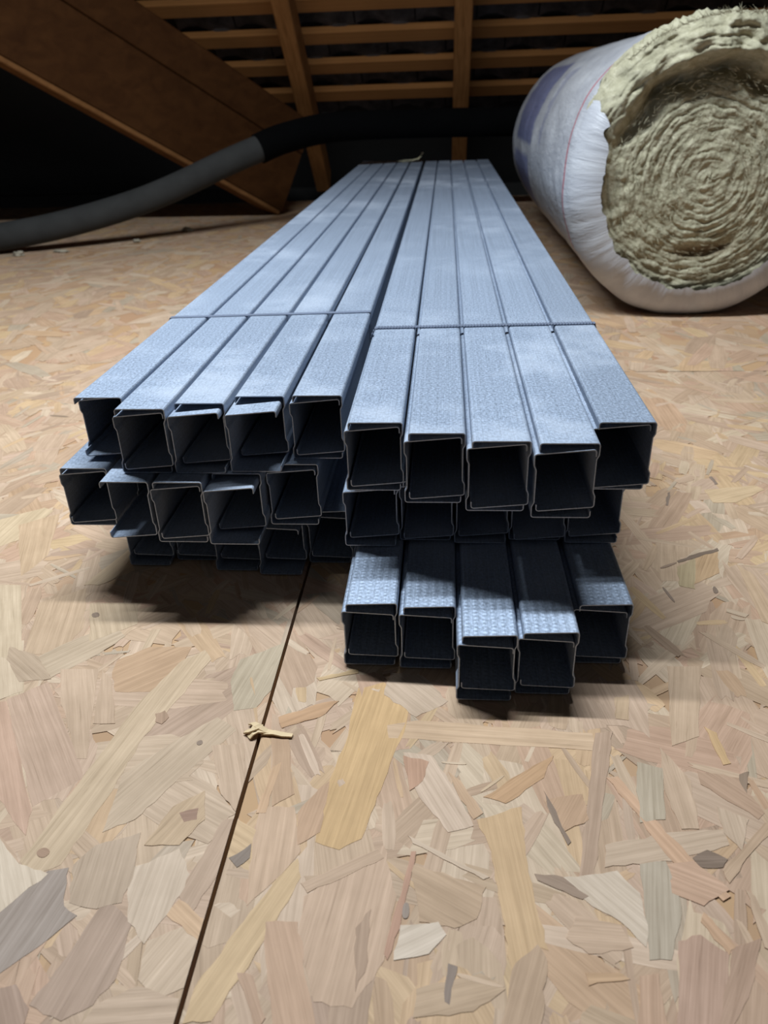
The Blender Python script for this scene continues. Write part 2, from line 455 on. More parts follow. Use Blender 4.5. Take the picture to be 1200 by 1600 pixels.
def clip_poly(P, x0, x1, y0, y1):
    for ax, lim, keep in ((0, x0, 1), (0, x1, -1), (1, y0, 1), (1, y1, -1)):
        out = []
        n = len(P)
        for i in range(n):
            a, b = P[i], P[(i + 1) % n]
            ia, ib = (a[ax] - lim) * keep >= 0, (b[ax] - lim) * keep >= 0
            if ia: out.append(a)
            if ia != ib:
                t = (lim - a[ax]) / (b[ax] - a[ax])
                out.append((a[0] + t * (b[0] - a[0]), a[1] + t * (b[1] - a[1])))
        P = out
        if len(P) < 3: return []
    return P

PAL = [(206, 178, 146), (214, 186, 152), (198, 168, 134), (222, 188, 136), (206, 168, 136), (190, 158, 128),
       (226, 204, 172), (212, 184, 154), (186, 174, 148), (200, 162, 122), (216, 180, 132), (178, 150, 124)]
PALW = np.array([5, 5, 4, 3, 4, 3, 3.5, 5, 2, 2.5, 2, 1.5]); PALW = PALW / PALW.sum()

def strand_outline(cx, cy, L, W, ang, fine=True):
    c, s = math.cos(ang), math.sin(ang)
    n = 5 if fine else 3
    pts = []
    wob = random.uniform(-0.12, 0.12) * W
    sk0, sk1 = random.uniform(-.35, .35) * W, random.uniform(-.35, .35) * W
    for i in range(n):                       # lower long side
        t = i / (n - 1)
        pts.append(((t - .5) * L + (sk0 if i == 0 else 0) + (sk1 if i == n - 1 else 0),
                    -W / 2 * (1 - 0.35 * abs(2 * t - 1) ** 3) + wob * math.sin(t * 3.1) + random.uniform(-.06, .06) * W))
    if fine:                                 # jagged end
        for k in (-.2, .1, .3):
            pts.append((L / 2 + random.uniform(-.05, .05) * L, k * W))
    for i in range(n):
        t = 1 - i / (n - 1)
        pts.append(((t - .5) * L - (sk0 if i == n - 1 else 0) - (sk1 if i == 0 else 0),
                    W / 2 * (1 - 0.35 * abs(2 * t - 1) ** 3) + wob * math.sin(t * 3.1) + random.uniform(-.06, .06) * W))
    if fine:
        for k in (.25, 0, -.25):
            pts.append((-L / 2 + random.uniform(-.05, .05) * L, k * W))
    return [(cx + x * c - y * s, cy + x * s + y * c) for x, y in pts]

def rough_outline(P, amp=0.0008):
    """roughen a traced outline: split the long edges and shake the new points"""
    out = []
    for i in range(len(P)):
        a, b = P[i], P[(i + 1) % len(P)]
        out.append(a)
        L = math.hypot(b[0] - a[0], b[1] - a[1])
        k = min(6, int(L / 0.006))
        for j in range(1, k + 1):
            t = j / (k + 1)
            out.append((a[0] + (b[0] - a[0]) * t + random.uniform(-amp, amp), a[1] + (b[1] - a[1]) * t + random.uniform(-amp, amp)))
    return out

class StrandMesh:
    def __init__(self): self.v, self.f, self.uv, self.col = [], [], [], []
    def add(self, P, z, ang, tint, thick=0.0005):
        n = len(P)
        A = sum(P[i][0] * P[(i + 1) % n][1] - P[(i + 1) % n][0] * P[i][1] for i in range(n))
        if abs(A) < 2e-6: return
        if A < 0: P = P[::-1]
        b0 = len(self.v)
        cx = sum(p[0] for p in P) / n; cy = sum(p[1] for p in P) / n
        tx, ty = random.uniform(-.0018, .0018), random.uniform(-.0018, .0018)
        c, s = math.cos(-ang), math.sin(-ang)
        ou, ov = random.uniform(0, 40), random.uniform(0, 40)
        zs = [min(z + (x - cx) * tx + (y - cy) * ty, 0.0) for x, y in P]
        uvs = [(ou + (x - cx) * c - (y - cy) * s, ov + (x - cx) * s + (y - cy) * c) for x, y in P]
        self.v += [(x, y, zz) for (x, y), zz in zip(P, zs)] + [(x, y, zz - thick) for (x, y), zz in zip(P, zs)]
        self.f.append(tuple(range(b0, b0 + n))); self.uv += uvs
        for i in range(n):
            j = (i + 1) % n
            self.f.append((b0 + i, b0 + n + i, b0 + n + j, b0 + j)); self.uv += [uvs[i], uvs[i], uvs[j], uvs[j]]
        self.col += [(*tint, 1.0)] * (2 * n)
    def build(self, name, parent):
        me = bpy.data.meshes.new(name)
        me.from_pydata(self.v, [], self.f)
        uvl = me.uv_layers.new(name='UVMap')
        uvl.data.foreach_set('uv', np.array(self.uv, dtype=np.float32).ravel())
        at = me.attributes.new('tint', 'FLOAT_COLOR', 'POINT')
        at.data.foreach_set('color', np.array(self.col, dtype=np.float32).ravel())
        me.update()
        return link(name, me, M['strand'], parent)

def principal_angle(P):
    a = np.array(P); a = a - a.mean(0)
    w, v = np.linalg.eigh(a.T @ a)
    return math.atan2(v[1, 1], v[0, 1])

def jitter(c, k=0.06):
    f = 1 + random.uniform(-k, k)
    return tuple(min(0.95, v * f * (1 + random.uniform(-.025, .025))) for v in c)

MEAN = STR_LIN((207, 180, 150))
def soften(c, k): return tuple(v + (m_ - v) * k for v, m_ in zip(c, MEAN))

SHEETS = [StrandMesh() for _ in BOARDS]
n_single = 0
def board_of(x, y):
    for i, (x0, x1, y0, y1) in enumerate(BOARDS):
        if x0 <= x <= x1 and y0 <= y <= y1: return i
    return None
# 1. strands traced from the board's face
for col, pts in TRACED:
    P = [(x / 10000, y / 10000) for x, y in pts]
    ang = principal_angle(P)
    A0 = abs(sum(P[k][0] * P[(k + 1) % len(P)][1] - P[(k + 1) % len(P)][0] * P[k][1] for k in range(len(P)))) / 2
    if A0 < 6e-5 and len(P) <= 5:            # knots and dark hollows: rounded outlines
        for _ in range(2):
            P = [q for k in range(len(P)) for q in (
                (P[k][0] * .75 + P[(k + 1) % len(P)][0] * .25, P[k][1] * .75 + P[(k + 1) % len(P)][1] * .25),
                (P[k][0] * .25 + P[(k + 1) % len(P)][0] * .75, P[k][1] * .25 + P[(k + 1) % len(P)][1] * .75))]
    P = rough_outline(P)
    mx, my = sum(p[0] for p in P) / len(P), sum(p[1] for p in P) / len(P)
    i = board_of(mx, my)
    if i is None: continue
    P = clip_poly(P, *BOARDS[i])
    if len(P) < 3: continue
    area = abs(sum(P[k][0] * P[(k + 1) % len(P)][1] - P[(k + 1) % len(P)][0] * P[k][1] for k in range(len(P)))) / 2
    z = -0.00002 - min(0.00024, area * 0.12) - random.uniform(0, 0.00004)
    sm = StrandMesh(); sm.add(P, z, ang, soften(STR_LIN(col), 0.30))
    if sm.f:
        sm.build('wood_strand', board_objs[i]); n_single += 1
# 2. random strands, the largest near ones single, the rest joined for each board
cand = []
def scatter(n, xr, yr, Lr, Wr, zr, fine):
    for _ in range(n):
        y = random.uniform(*yr)
        # only as wide as the view (with a margin) at this depth
        x = random.uniform(*xr)
        if not (-0.42 - 0.62 * y < x < 0.40 + 0.42 * y): continue
        i = board_of(x, y)
        if i is None: continue
        L = random.uniform(*Lr); W = min(random.uniform(*Wr) * (0.5 + random.random()), L * 0.5)
        ang = random.gauss(math.pi / 2 + 0.1, 0.62) if random.random() < .72 else random.uniform(0, math.pi)
        P = clip_poly(strand_outline(x, y, L, W, ang, fine), *BOARDS[i])
        if len(P) < 3: continue
        c = soften(jitter(STR_LIN(PAL[rng.choice(len(PAL), p=PALW)])), 0.42)
        if random.random() < 0.008 and L < 0.05: c = tuple(v * 0.5 for v in c)
        z = random.uniform(*zr)
        cand.append((y, L * W, i, P, z, ang, c))
scatter(3400, (-0.9, 0.8), (0.05, 1.15), (0.05, 0.125), (0.014, 0.040), (-0.0007, -0.00038), True)
scatter(2200, (-0.9, 0.8), (0.05, 1.15), (0.018, 0.06), (0.003, 0.011), (-0.00055, -0.00028), True)
scatter(3600, (-2.1, 1.4), (1.15, 2.35), (0.06, 0.14), (0.016, 0.045), (-0.0009, -0.0003), False)
scatter(2600, (-2.4, 1.6), (2.35, 3.42), (0.06, 0.15), (0.018, 0.05), (-0.0009, -0.0003), False)
near = sorted([k for k in range(len(cand)) if cand[k][0] < 0.62 and not (-0.32 < sum(p[0] for p in cand[k][3]) / len(cand[k][3]) < 0.15 and cand[k][0] > 0.56)
               and cand[k][4] > -0.00072], key=lambda k: -cand[k][1] / (cand[k][0] + 0.2) ** 2)
single = set(near[:max(0, 296 - n_single)])
for k, (y, a, i, P, z, ang, c) in enumerate(cand):
    if k in single:
        sm = StrandMesh(); sm.add(P, z, ang, c)
        if sm.f: sm.build('wood_strand', board_objs[i])
    else:
        SHEETS[i].add(P, z, ang, c)
for i, s in enumerate(SHEETS):
    if s.f:
        o = s.build('pressed_strands', board_objs[i]); o['kind'] = 'stuff'

# ============================================================ ROOF: tiles on battens on rafters, falling away from the camera
T_ = 0.905
def roof_z(y, off=0.0):                       # underside of the rafters; off is measured square to the slope
    return T_ * (3.60 - y) + off * math.sqrt(1 + T_ * T_)
RN = Vector((0, T_, 1)).normalized()
ceil_me = mesh('ceiling', [(-3, 4.1, roof_z(4.1, .152)), (3, 4.1, roof_z(4.1, .152)), (3, -0.6, roof_z(-0.6, .152)), (-3, -0.6, roof_z(-0.6, .152)),
                           (-3, 4.1, roof_z(4.1, .17)), (3, 4.1, roof_z(4.1, .17)), (3, -0.6, roof_z(-0.6, .17)), (-3, -0.6, roof_z(-0.6, .17))],
               [(0, 1, 2, 3), (7, 6, 5, 4), (0, 4, 5, 1), (1, 5, 6, 2), (2, 6, 7, 3), (3, 7, 4, 0)])
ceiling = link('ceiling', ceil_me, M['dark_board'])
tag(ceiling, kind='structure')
# tile undersides between the battens
PITCH = 0.0985
by = 3.045
batten_ys = [by + PITCH * k for k in range(-9, 4)]
tile_me = None
for k, y in enumerate(batten_ys):
    xl = -0.60 - (3.066 - y) * 1.02 - 0.52
    p0 = Vector((xl, y, roof_z(y, .108))); p1 = Vector((2.9, y, roof_z(y, .108)))
    bo = link('batten', beam_mesh('batten', p0, p1, 0.052, 0.028, RN, 0.002), M['pine'], ceiling)
rows = batten_ys[4:13]
for k, y in enumerate(rows):
    for j in range(-8, 7):
        x0 = j * 0.21 + (0.105 if k % 2 else 0)
        if x0 < -0.60 - (3.066 - y) * 1.02 - 0.50: continue
        v, f = [], []
        for a in range(7):                     # a shallow curved pan tile seen from below
            t = a / 6
            zo = 0.139 + 0.010 * math.sin(t * math.pi * 2)
            for yy in (y - PITCH * 0.02, y + PITCH * 1.0):
                v.append((x0 + t * 0.205, yy, roof_z(yy, zo)))
        for a in range(6):
            f.append((2 * a, 2 * a + 1, 2 * a + 3, 2 * a + 2))
        me = mesh('roof_tile', v, f)
        me.polygons.foreach_set('use_smooth', [True] * 6)
        link('roof_tile', me, M['tile'], ceiling)

RAFT = [(-1.10, 'wooden rafter above the big slanting beam, leftmost of the three rafters'),
        (-0.53, 'wooden rafter behind the pipe, middle of the three rafters'),
        (0.055, 'wooden rafter beside the insulation roll, rightmost of the three rafters')]
for x, lab in RAFT:
    y0, y1 = (3.58, -0.4) if x > -0.9 else (2.98, -0.4)
    r = link('rafter', beam_mesh('rafter', (x, y0, roof_z(y0)), (x + 0.0, y1, roof_z(y1)), 0.058, 0.105, RN, 0.003), M['pine'])
    tag(r, lab, 'rafter', 'rafters under the roof')

# the big slanting beam on the left: a deep plank with a shallower one on top
foot = Vector((-0.643, 3.066, 0.0)); u = Vector((-0.623, -0.616, 0.4975)).normalized()
side = u.cross(Vector((0, 0, 1))).normalized()
nrm = side.cross(u).normalized()
sb = empty('slanting_beam', foot)
tag(sb, 'broad brown timber beam slanting down to the floor behind the grey pipe', 'beam')
def slant(name, off_n, off_s, width, depth, t0, t1, mat):
    me = beam_mesh(name, u * t0 + nrm * off_n + side * off_s, u * t1 + nrm * off_n + side * off_s, width, depth, (0, 0, 1), 0.003)
    o = link(name, me, mat, sb)
    return o
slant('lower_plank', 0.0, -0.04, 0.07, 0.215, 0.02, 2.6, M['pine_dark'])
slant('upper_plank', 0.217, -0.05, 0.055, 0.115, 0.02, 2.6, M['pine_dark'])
slant('bounce_lit_strip', -0.016, -0.036, 0.075, 0.0155, 0.03, 2.6, M['bounce_lit'])  # added strip, its paler wood stands for bounce light under the beam
# cut the foot flush with the floor
for o in sb.children:
    for v in o.data.vertices:
        if v.co.z < 0.002:
            k = (0.002 - v.co.z) / u.z
            v.co += u * k

# dark ends of the attic
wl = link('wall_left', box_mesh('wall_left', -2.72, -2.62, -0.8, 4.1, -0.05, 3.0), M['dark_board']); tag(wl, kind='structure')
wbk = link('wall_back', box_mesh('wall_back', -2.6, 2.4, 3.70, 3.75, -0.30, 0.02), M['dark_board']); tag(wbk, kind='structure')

# ============================================================ PIPE: grey sleeve rising from the floor, black pipe along the eaves
def tube_mesh(name, pts, rad, seg=20, per=10, ends=True):
    P = [Vector(p) for p in pts]
    cur = []
    for i in range(len(P) - 1):
        a = P[max(i - 1, 0)]; b = P[i]; c = P[i + 1]; d = P[min(i + 2, len(P) - 1)]
        for k in range(per):
            t = k / per
            cur.append(0.5 * ((2 * b) + (c - a) * t + (2 * a - 5 * b + 4 * c - d) * t * t + (3 * b - 3 * c + d - a) * t ** 3))
    cur.append(P[-1])
    v, f = [], []
    for i, p in enumerate(cur):
        d = (cur[min(i + 1, len(cur) - 1)] - cur[max(i - 1, 0)]).normalized()
        s = d.cross(Vector((0, 0, 1))).normalized(); n = s.cross(d)
        r = rad(i / (len(cur) - 1)) if callable(rad) else rad
        for k in range(seg):
            a = 2 * math.pi * k / seg
            v.append(tuple(p + s * (r * math.cos(a)) + n * (r * math.sin(a))))
    for i in range(len(cur) - 1):
        for k in range(seg):
            f.append((i * seg + k, i * seg + (k + 1) % seg, (i + 1) * seg + (k + 1) % seg, (i + 1) * seg + k))
    if ends:
        f.append(tuple(range(seg - 1, -1, -1))); f.append(tuple(range((len(cur) - 1) * seg, len(cur) * seg)))
    return mesh(name, v, f, True)

pipe = empty('pipe', (-1.27, 2.30, 0.0))
tag(pipe, 'grey sleeved pipe rising from the floor on the left towards the dark eaves', 'pipe')
def off(pts): return [tuple(Vector(p) - Vector((-1.27, 2.30, 0.0))) for p in pts]
link('foam_sleeve', tube_mesh('foam_sleeve', off([(-1.95, 2.05, 0.041), (-1.60, 2.17, 0.041), (-1.25, 2.30, 0.052), (-0.93, 2.44, 0.115), (-0.66, 2.56, 0.215), (-0.575, 2.60, 0.245)]), 0.0385), M['pipe_grey'], pipe)
link('black_pipe', tube_mesh('black_pipe', off([(-0.58, 2.60, 0.243), (-0.50, 2.65, 0.270), (-0.36, 2.76, 0.292), (-0.1, 2.86, 0.292), (0.25, 2.88, 0.288), (0.9, 2.88, 0.285), (2.2, 2.88, 0.285)]), 0.044), M['pipe_black'], pipe)

# ============================================================ STEEL STUDS
TH = 0.0008
def arc_corner(a, c, b, r, n=4):
    """rounded corner at c on the way from a to b"""
    a, b, c = Vector(a), Vector(b), Vector(c)
    u, v = (a - c).normalized(), (b - c).normalized()
    ang = u.angle(v); d = r / math.tan(ang / 2)
    p, q = c + u * d, c + v * d
    cen = c + (u + v).normalized() * (r / math.sin(ang / 2))
    out = []
    a0 = math.atan2(p.y - cen.y, p.x - cen.x); a1 = math.atan2(q.y - cen.y, q.x - cen.x)
    da = (a1 - a0 + math.pi) % (2 * math.pi) - math.pi
    for i in range(n + 1):
        t = a0 + da * i / n
        out.append(Vector((cen.x + r * math.cos(t), cen.y + r * math.sin(t))))
    return out

def stud_mesh(name, W, web_right, z0, H, fl, lip, splay_top, splay_bot, L=2.475, mat=None, rise=0.0):
    """C-shaped stud: web, two flanges and two lips; cross-section in x/z, length along +y from 0"""
    s = -1 if web_right else 1
    xw = W - TH / 2 if web_right else TH / 2
    def X(d): return xw + s * d
    zt, zb = z0 + H - TH / 2, z0 + TH / 2
    j = 0.0015
    key = [(X(fl), zt + splay_top - lip), (X(fl), zt + splay_top), (X(0), zt + rise),
           (X(0), zt - 0.0085), (X(j), zt - 0.0115), (X(j), zb + 0.0115), (X(0), zb + 0.0085),
           (X(0), zb), (X(fl), zb - splay_bot), (X(fl), zb - splay_bot + lip)]
    pts = [Vector(key[0])]
    for i in range(1, len(key) - 1):
        pts += arc_corner(key[i - 1], key[i], key[i + 1], 0.0018 if i in (1, 2, 7, 8) else 0.002, 3)
    pts.append(Vector(key[-1]))
    # two fine grooves in the middle of either flange are left to the material
    n = len(pts)
    L1, R1, U1 = [], [], [0.0]
    for i in range(n):
        a = pts[max(i - 1, 0)]; b = pts[min(i + 1, n - 1)]
        d = (b - a).normalized(); nn = Vector((-d.y, d.x))
        L1.append(pts[i] + nn * TH / 2); R1.append(pts[i] - nn * TH / 2)
        if i: U1.append(U1[-1] + (pts[i] - pts[i - 1]).length)
    ys = [0.0, 0.012, 0.30, L * .5, L]
    v, f, uv = [], [], []
    for y in ys:
        v += [(p.x, y, p.y) for p in L1] + [(p.x, y, p.y) for p in R1]
    m2 = 2 * n
    def quad(q, us): f.append(q); uv.extend(us)
    for r in range(len(ys) - 1):
        a, b = r * m2, (r + 1) * m2
        for i in range(n - 1):
            quad((a + i, b + i, b + i + 1, a + i + 1), [(U1[i], ys[r]), (U1[i], ys[r + 1]), (U1[i + 1], ys[r + 1]), (U1[i + 1], ys[r])])
            quad((a + n + i, a + n + i + 1, b + n + i + 1, b + n + i), [(U1[i], ys[r]), (U1[i + 1], ys[r]), (U1[i + 1], ys[r + 1]), (U1[i], ys[r + 1])])
        quad((a, a + n, b + n, b), [(0, ys[r]), (0, ys[r]), (0, ys[r + 1]), (0, ys[r + 1])])
        e = n - 1
        quad((a + e, b + e, b + n + e, a + n + e), [(U1[e], ys[r]), (U1[e], ys[r + 1]), (U1[e], ys[r + 1]), (U1[e], ys[r])])
    t = (len(ys) - 1) * m2
    for i in range(n - 1):
        quad((i, i + 1, n + i + 1, n + i), [(U1[i], 0), (U1[i + 1], 0), (U1[i + 1], .001), (U1[i], .001)])
        quad((t + i, t + n + i, t + n + i + 1, t + i + 1), [(U1[i], L), (U1[i], L), (U1[i + 1], L), (U1[i + 1], L)])
    me = bpy.data.meshes.new(name)
    me.from_pydata(v, [], f)
    me.uv_layers.new(name='UVMap').data.foreach_set('uv', np.array(uv, dtype=np.float32).ravel())
    me.materials.append(mat)
    import bmesh
    bm = bmesh.new(); bm.from_mesh(me); bmesh.ops.recalc_face_normals(bm, faces=bm.faces); bm.to_mesh(me); bm.free()
    return me

HS, OFFS = 0.0486, 0.0072
# upper rows: inner flanges lean up to the right, lowest rows: down to the right
C1 = stud_mesh('steel_stud', 0.0437, False, 0.0, HS, 0.0405, 0.0050, 0.0035, 0.0, mat=M['steel'])
C2 = stud_mesh('steel_stud', 0.0437, True, OFFS, HS, 0.0395, 0.0052, 0.0, 0.0035, mat=M['steel'])
C1k = stud_mesh('steel_stud', 0.0410, False, 0.0, HS, 0.0376, 0.0046, -0.0020, 0.0, mat=M['steel_knurled'])
C2k = stud_mesh('steel_stud', 0.0410, True, OFFS, HS, 0.0368, 0.0050, -0.0016, -0.0012, mat=M['steel_knurled'])

NUM = ['first', 'second', 'third', 'fourth', 'fifth']
ROWN = {1: 'top', 2: 'middle', 3: 'bottom'}
ZB = 0.0012
ROWZ = {1: ZB + 2 * 0.0563, 2: ZB + 0.0563, 3: ZB}
STUDS = {
    # bundle, row: list of (x of the left web, y of the left-web stud's end, y of the right-web stud's end)
    ('left', 1): [(-0.3034, 0.585, 0.5715), (-0.2595, 0.5475, 0.5455), (-0.2154, 0.5470, 0.5575), (-0.1706, 0.5500, 0.5730), (-0.1243, 0.5760, 0.5740)],
    ('left', 2): [(-0.3220, 0.5600, 0.5570), (-0.2781, 0.6050, 0.5320), (-0.2342, 0.5330, 0.5315), (-0.1903, 0.5300, 0.5480), (-0.1464, 0.5640, 0.5660)],
    ('left', 3): [(-0.2890, 0.5850, 0.5900), (-0.2472, 0.5950, 0.5900), (-0.2055, 0.5780, 0.5850), (-0.1640, 0.5720, 0.5860), (-0.1222, 0.5930, 0.5900)],
    ('right', 1): [(-0.0732, 0.5180, 0.5165), (-0.0283, 0.4985, 0.4965), (0.0158, 0.4865, 0.4825), (0.0608, 0.4770, 0.4790), (0.1062, 0.5215, 0.5160)],
    ('right', 2): [(-0.0788, 0.5300, 0.5360), (-0.0350, 0.5400, 0.5350), (0.0089, 0.5360, 0.5400), (0.0528, 0.5420, 0.5350), (0.0967, 0.5380, 0.5410)],
    ('right', 3): [(-0.0735, 0.4505, 0.4515), (-0.0315, 0.4480, 0.4490), (0.0098, 0.4150, 0.4170), (0.0512, 0.4230, 0.4215), (0.0936, 0.4580, 0.4550)],
}
for (bundle, row), lst in STUDS.items():
    for i, (x, ya, yb) in enumerate(lst):
        for which, y in (('left', ya), ('right', yb)):
            me = {('left', False): C1, ('right', False): C2, ('left', True): C1k, ('right', True): C2k}[(which, row == 3)]
            o = bpy.data.objects.new('steel_stud', me)
            COL.objects.link(o)
            o.location = (x, y, ROWZ[row])
            lab = '%s bundle, %s row, %s box from left: the steel stud with %s' % (bundle, ROWN[row], NUM[i], 'left web' if which == 'left' else 'right web')
            tag(o, lab, 'steel stud', '%s row of steel studs in the %s bundle' % (ROWN[row], bundle))

# ---------------------------------------------------------- straps round the bundles
def hull(pts):
    pts = sorted(set(pts))
    def half(ps):
        h = []
        for p in ps:
            while len(h) > 1 and (h[-1][0] - h[-2][0]) * (p[1] - h[-2][1]) - (h[-1][1] - h[-2][1]) * (p[0] - h[-2][0]) <= 0: h.pop()
            h.append(p)
        return h[:-1]
    return half(pts) + half(pts[::-1])
def strap(name, bundle, y_left, y_right, label, width, ribs):
    pts = []
    for row in (1, 2, 3):
        w = 0.0410 if row == 3 else 0.0437
        xs = [s[0] for s in STUDS[(bundle, row)]]
        x0, x1, z0, z1 = min(xs) - .0002, max(xs) + w + .0002, ROWZ[row] - .0002, ROWZ[row] + HS + OFFS + .0003
        pts += [(x0, z0), (x0, z0 + HS), (x0 + .004, z1), (x1, z0 + OFFS), (x1, z1), (x1 - .004, z0)]
    H = hull(pts)                            # anticlockwise
    n = len(H)
    xmin, xmax = min(p[0] for p in H), max(p[0] for p in H)
    dense = []
    for i in range(n):
        a, b = H[i], H[(i + 1) % n]
        k = max(1, int(math.hypot(b[0] - a[0], b[1] - a[1]) / 0.0015)) if ribs else 1
        for j in range(k):
            dense.append((a[0] + (b[0] - a[0]) * j / k, a[1] + (b[1] - a[1]) * j / k, a, b))
    v, f = [], []
    m = len(dense)
    for i, (x, z, a, b) in enumerate(dense):
        d = Vector((b[0] - a[0], b[1] - a[1])).normalized(); nn = Vector((d.y, -d.x))
        t = (x - xmin) / (xmax - xmin)
        yc = y_left + (y_right - y_left) * t
        th = 0.0007 + (0.0007 if (ribs and i % 2) else 0)
        if z < ZB + 0.001: th = 0.0006
        for yy, off_ in ((yc - width / 2, 0), (yc + width / 2, 0), (yc + width / 2, th), (yc - width / 2, th)):
            v.append((x + nn.x * off_, yy, z + nn.y * off_))
    for i in range(m):
        j = (i + 1) % m
        for k in range(4):
            f.append((i * 4 + k, i * 4 + (k + 1) % 4, j * 4 + (k + 1) % 4, j * 4 + k))
    o = link(name, mesh(name, v, f), M['strap'])
    tag(o, label, 'strap', 'straps round the stud bundles')
    return o
strap('packing_strap', 'left', 0.824, 0.838, 'thin smooth grey strap tied round the left bundle of studs', 0.0075, False)
strap('packing_strap', 'right', 0.770, 0.779, 'thin ribbed grey strap tied round the right bundle of studs', 0.0075, True)

# ============================================================ INSULATION ROLL
RC = Vector((0.447, 0.0, 0.2375)); RR = 0.2300
roll = empty('insulation_roll', (RC.x, 2.1, 0.0))
tag(roll, 'large roll of yellowish mineral wool in torn white plastic film', 'insulation roll')
RO = Vector((RC.x, 2.1, 0.0))
Y_FRONT, Y_BACK = 1.455, 2.70
# wool: spiral face and fluffy outer layer
def wool():
    NT, NF, NS = 420, 150, 46
    v, f, sc = [], [], []
    def layer(r, th): return r / 0.0145 - th / (2 * math.pi)
    for k in range(NF + NS):
        for t in range(NT):
            th = 2 * math.pi * t / NT
            ct, st = math.cos(th), math.sin(th)
            top = max(0.0, min(1.0, (math.sin(th) - 0.30) / 0.5))
            if k < NF:
                r0 = (k + 0.3) / NF * RR
                wr = 0.013 * noise.noise(Vector((ct * r0 * 9, st * r0 * 9, 3.1))) + 0.007 * noise.noise(Vector((ct * r0 * 30, st * r0 * 30, 8.1))) + 0.003 * noise.noise(Vector((ct * r0 * 80, st * r0 * 80, 5.1)))
                ph = layer(r0 + wr, th)
                fr = ph - math.floor(ph)
                ridge = abs(2 * fr - 1)               # 1 at the edge between two layers
                crease = -0.0030 * max(0, (ridge - 0.45) / 0.55) ** 1.3 * max(0.15, 0.8 + 1.3 * noise.noise(Vector((ct * r0 * 20, st * r0 * 20, 6.6))))
                amp = 0.5 + 0.9 * r0 / RR
                y = Y_FRONT + 0.016 * (1 - (r0 / RR) ** 2) * -1 + 0.010
                y -= crease * amp
                y -= 0.0044 * fbm((ct * r0 * 42, st * r0 * 42, 1.7), 6) * amp
                y -= 0.0020 * noise.noise(Vector((th * 9 * max(.2, r0 / RR), r0 * 160, 4.4)))
                # the thick outer flap hangs forward over a deep fold along the top
                fold = top * math.exp(-((r0 - 0.158 - 0.012 * noise.noise(Vector((th * 3, 1, 2)))) / 0.013) ** 2)
                y += 0.042 * fold
                flap = top * max(0.0, min(1.0, (r0 - 0.168) / 0.02))
                y -= 0.030 * flap * (1 + 0.5 * noise.noise(Vector((th * 5, r0 * 30, 9))))
                y += 0.030 * max(0.0, (r0 / RR - 0.86) / 0.14) ** 2 * (1 - 0.55 * top)
                y -= 0.010 * flap * fbm((ct * r0 * 26, st * r0 * 26, 7.7), 5)
                y -= 0.006 * fold * fbm((ct * r0 * 40, st * r0 * 40, 2.7), 4)
                # slot low on the face
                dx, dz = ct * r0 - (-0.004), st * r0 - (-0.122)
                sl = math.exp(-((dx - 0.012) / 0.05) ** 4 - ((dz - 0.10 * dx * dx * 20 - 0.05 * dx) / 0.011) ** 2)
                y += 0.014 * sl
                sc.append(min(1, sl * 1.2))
                v.append((RC.x + ct * r0 - RO.x, y - RO.y, RC.z + st * r0))
            else:
                s = (k - NF) / (NS - 1)
                y0 = Y_FRONT + 0.045 - 0.038 * top
                y = y0 + (Y_BACK - y0) * s ** 2.2
                fl = max(0.0, 1 - (y - y0) / 0.085) * top
                rr = RR + 0.0125 * min(1.0, 4 * fl) * top + (0.008 * fbm((ct * 7, y * 22, st * 7), 4) + 0.006 * fbm((ct * 30, y * 60, st * 30), 2)) * fl
                if y > y0 + 0.085: rr = RR
                sc.append(0.0)
                v.append((RC.x + ct * rr - RO.x, y - RO.y, RC.z + st * rr))
    for k in range(NF + NS - 1):
        for t in range(NT):
            t2 = (t + 1) % NT
            f.append((k * NT + t, k * NT + t2, (k + 1) * NT + t2, (k + 1) * NT + t))
    f.append(tuple(range(NT - 1, -1, -1)))
    me = mesh('wool', v, f, True)
    at = me.attributes.new('scorch', 'FLOAT', 'POINT'); at.data.foreach_set('value', np.array(sc, dtype=np.float32))
    return me
wool_o = link('wool', wool(), M['wool'], roll)

# loose fibres standing off the torn top and the face
def fibres():
    v, f = [], []
    for _ in range(2600):
        th = random.uniform(0, 2 * math.pi)
        r = RR * 0.72 * math.sqrt(random.uniform(0.02, 1.0))
        edge = random.random() < .25
        if edge: th = random.uniform(0.6, 2.3); r = RR + 0.006
        ct, st = math.cos(th), math.sin(th)
        top = max(0.0, min(1.0, (math.sin(th) - 0.30) / 0.5))
        y = Y_FRONT - 0.004 - (0.012 if edge else 0) - 0.02 * top * (r > .17)
        p = Vector((RC.x + ct * r, y + (random.uniform(0, .06) if edge else 0), RC.z + st * r))
        tang = Vector((-st, 0, ct)) * random.choice((-1, 1))
        d = (tang * random.uniform(.5, 1) + Vector((ct, 0, st)) * random.uniform(-.5, .6 if not edge else 1.0) + Vector((0, -1, 0)) * random.uniform(-.1, .35)).normalized()
        L = random.uniform(0.004, 0.013); w = random.uniform(0.0003, 0.0008)
        s = d.cross(Vector((0, 1, 0.2))).normalized()
        bend = Vector((random.uniform(-1, 1), random.uniform(-.4, .1), random.uniform(-1, 1))) * L * .3
        b0 = len(v)
        for a in (0, .5, 1):
            q = p + d * (L * a) + bend * (a * a)
            ww = w * (1 - .8 * a)
            v.append(tuple(q + s * ww - RO)); v.append(tuple(q - s * ww - RO))
        f += [(b0, b0 + 1, b0 + 3, b0 + 2), (b0 + 2, b0 + 3, b0 + 5, b0 + 4)]
    return mesh('loose_fibres', v, f)
fo = link('loose_fibres', fibres(), M['wool'], roll); fo['kind'] = 'stuff'

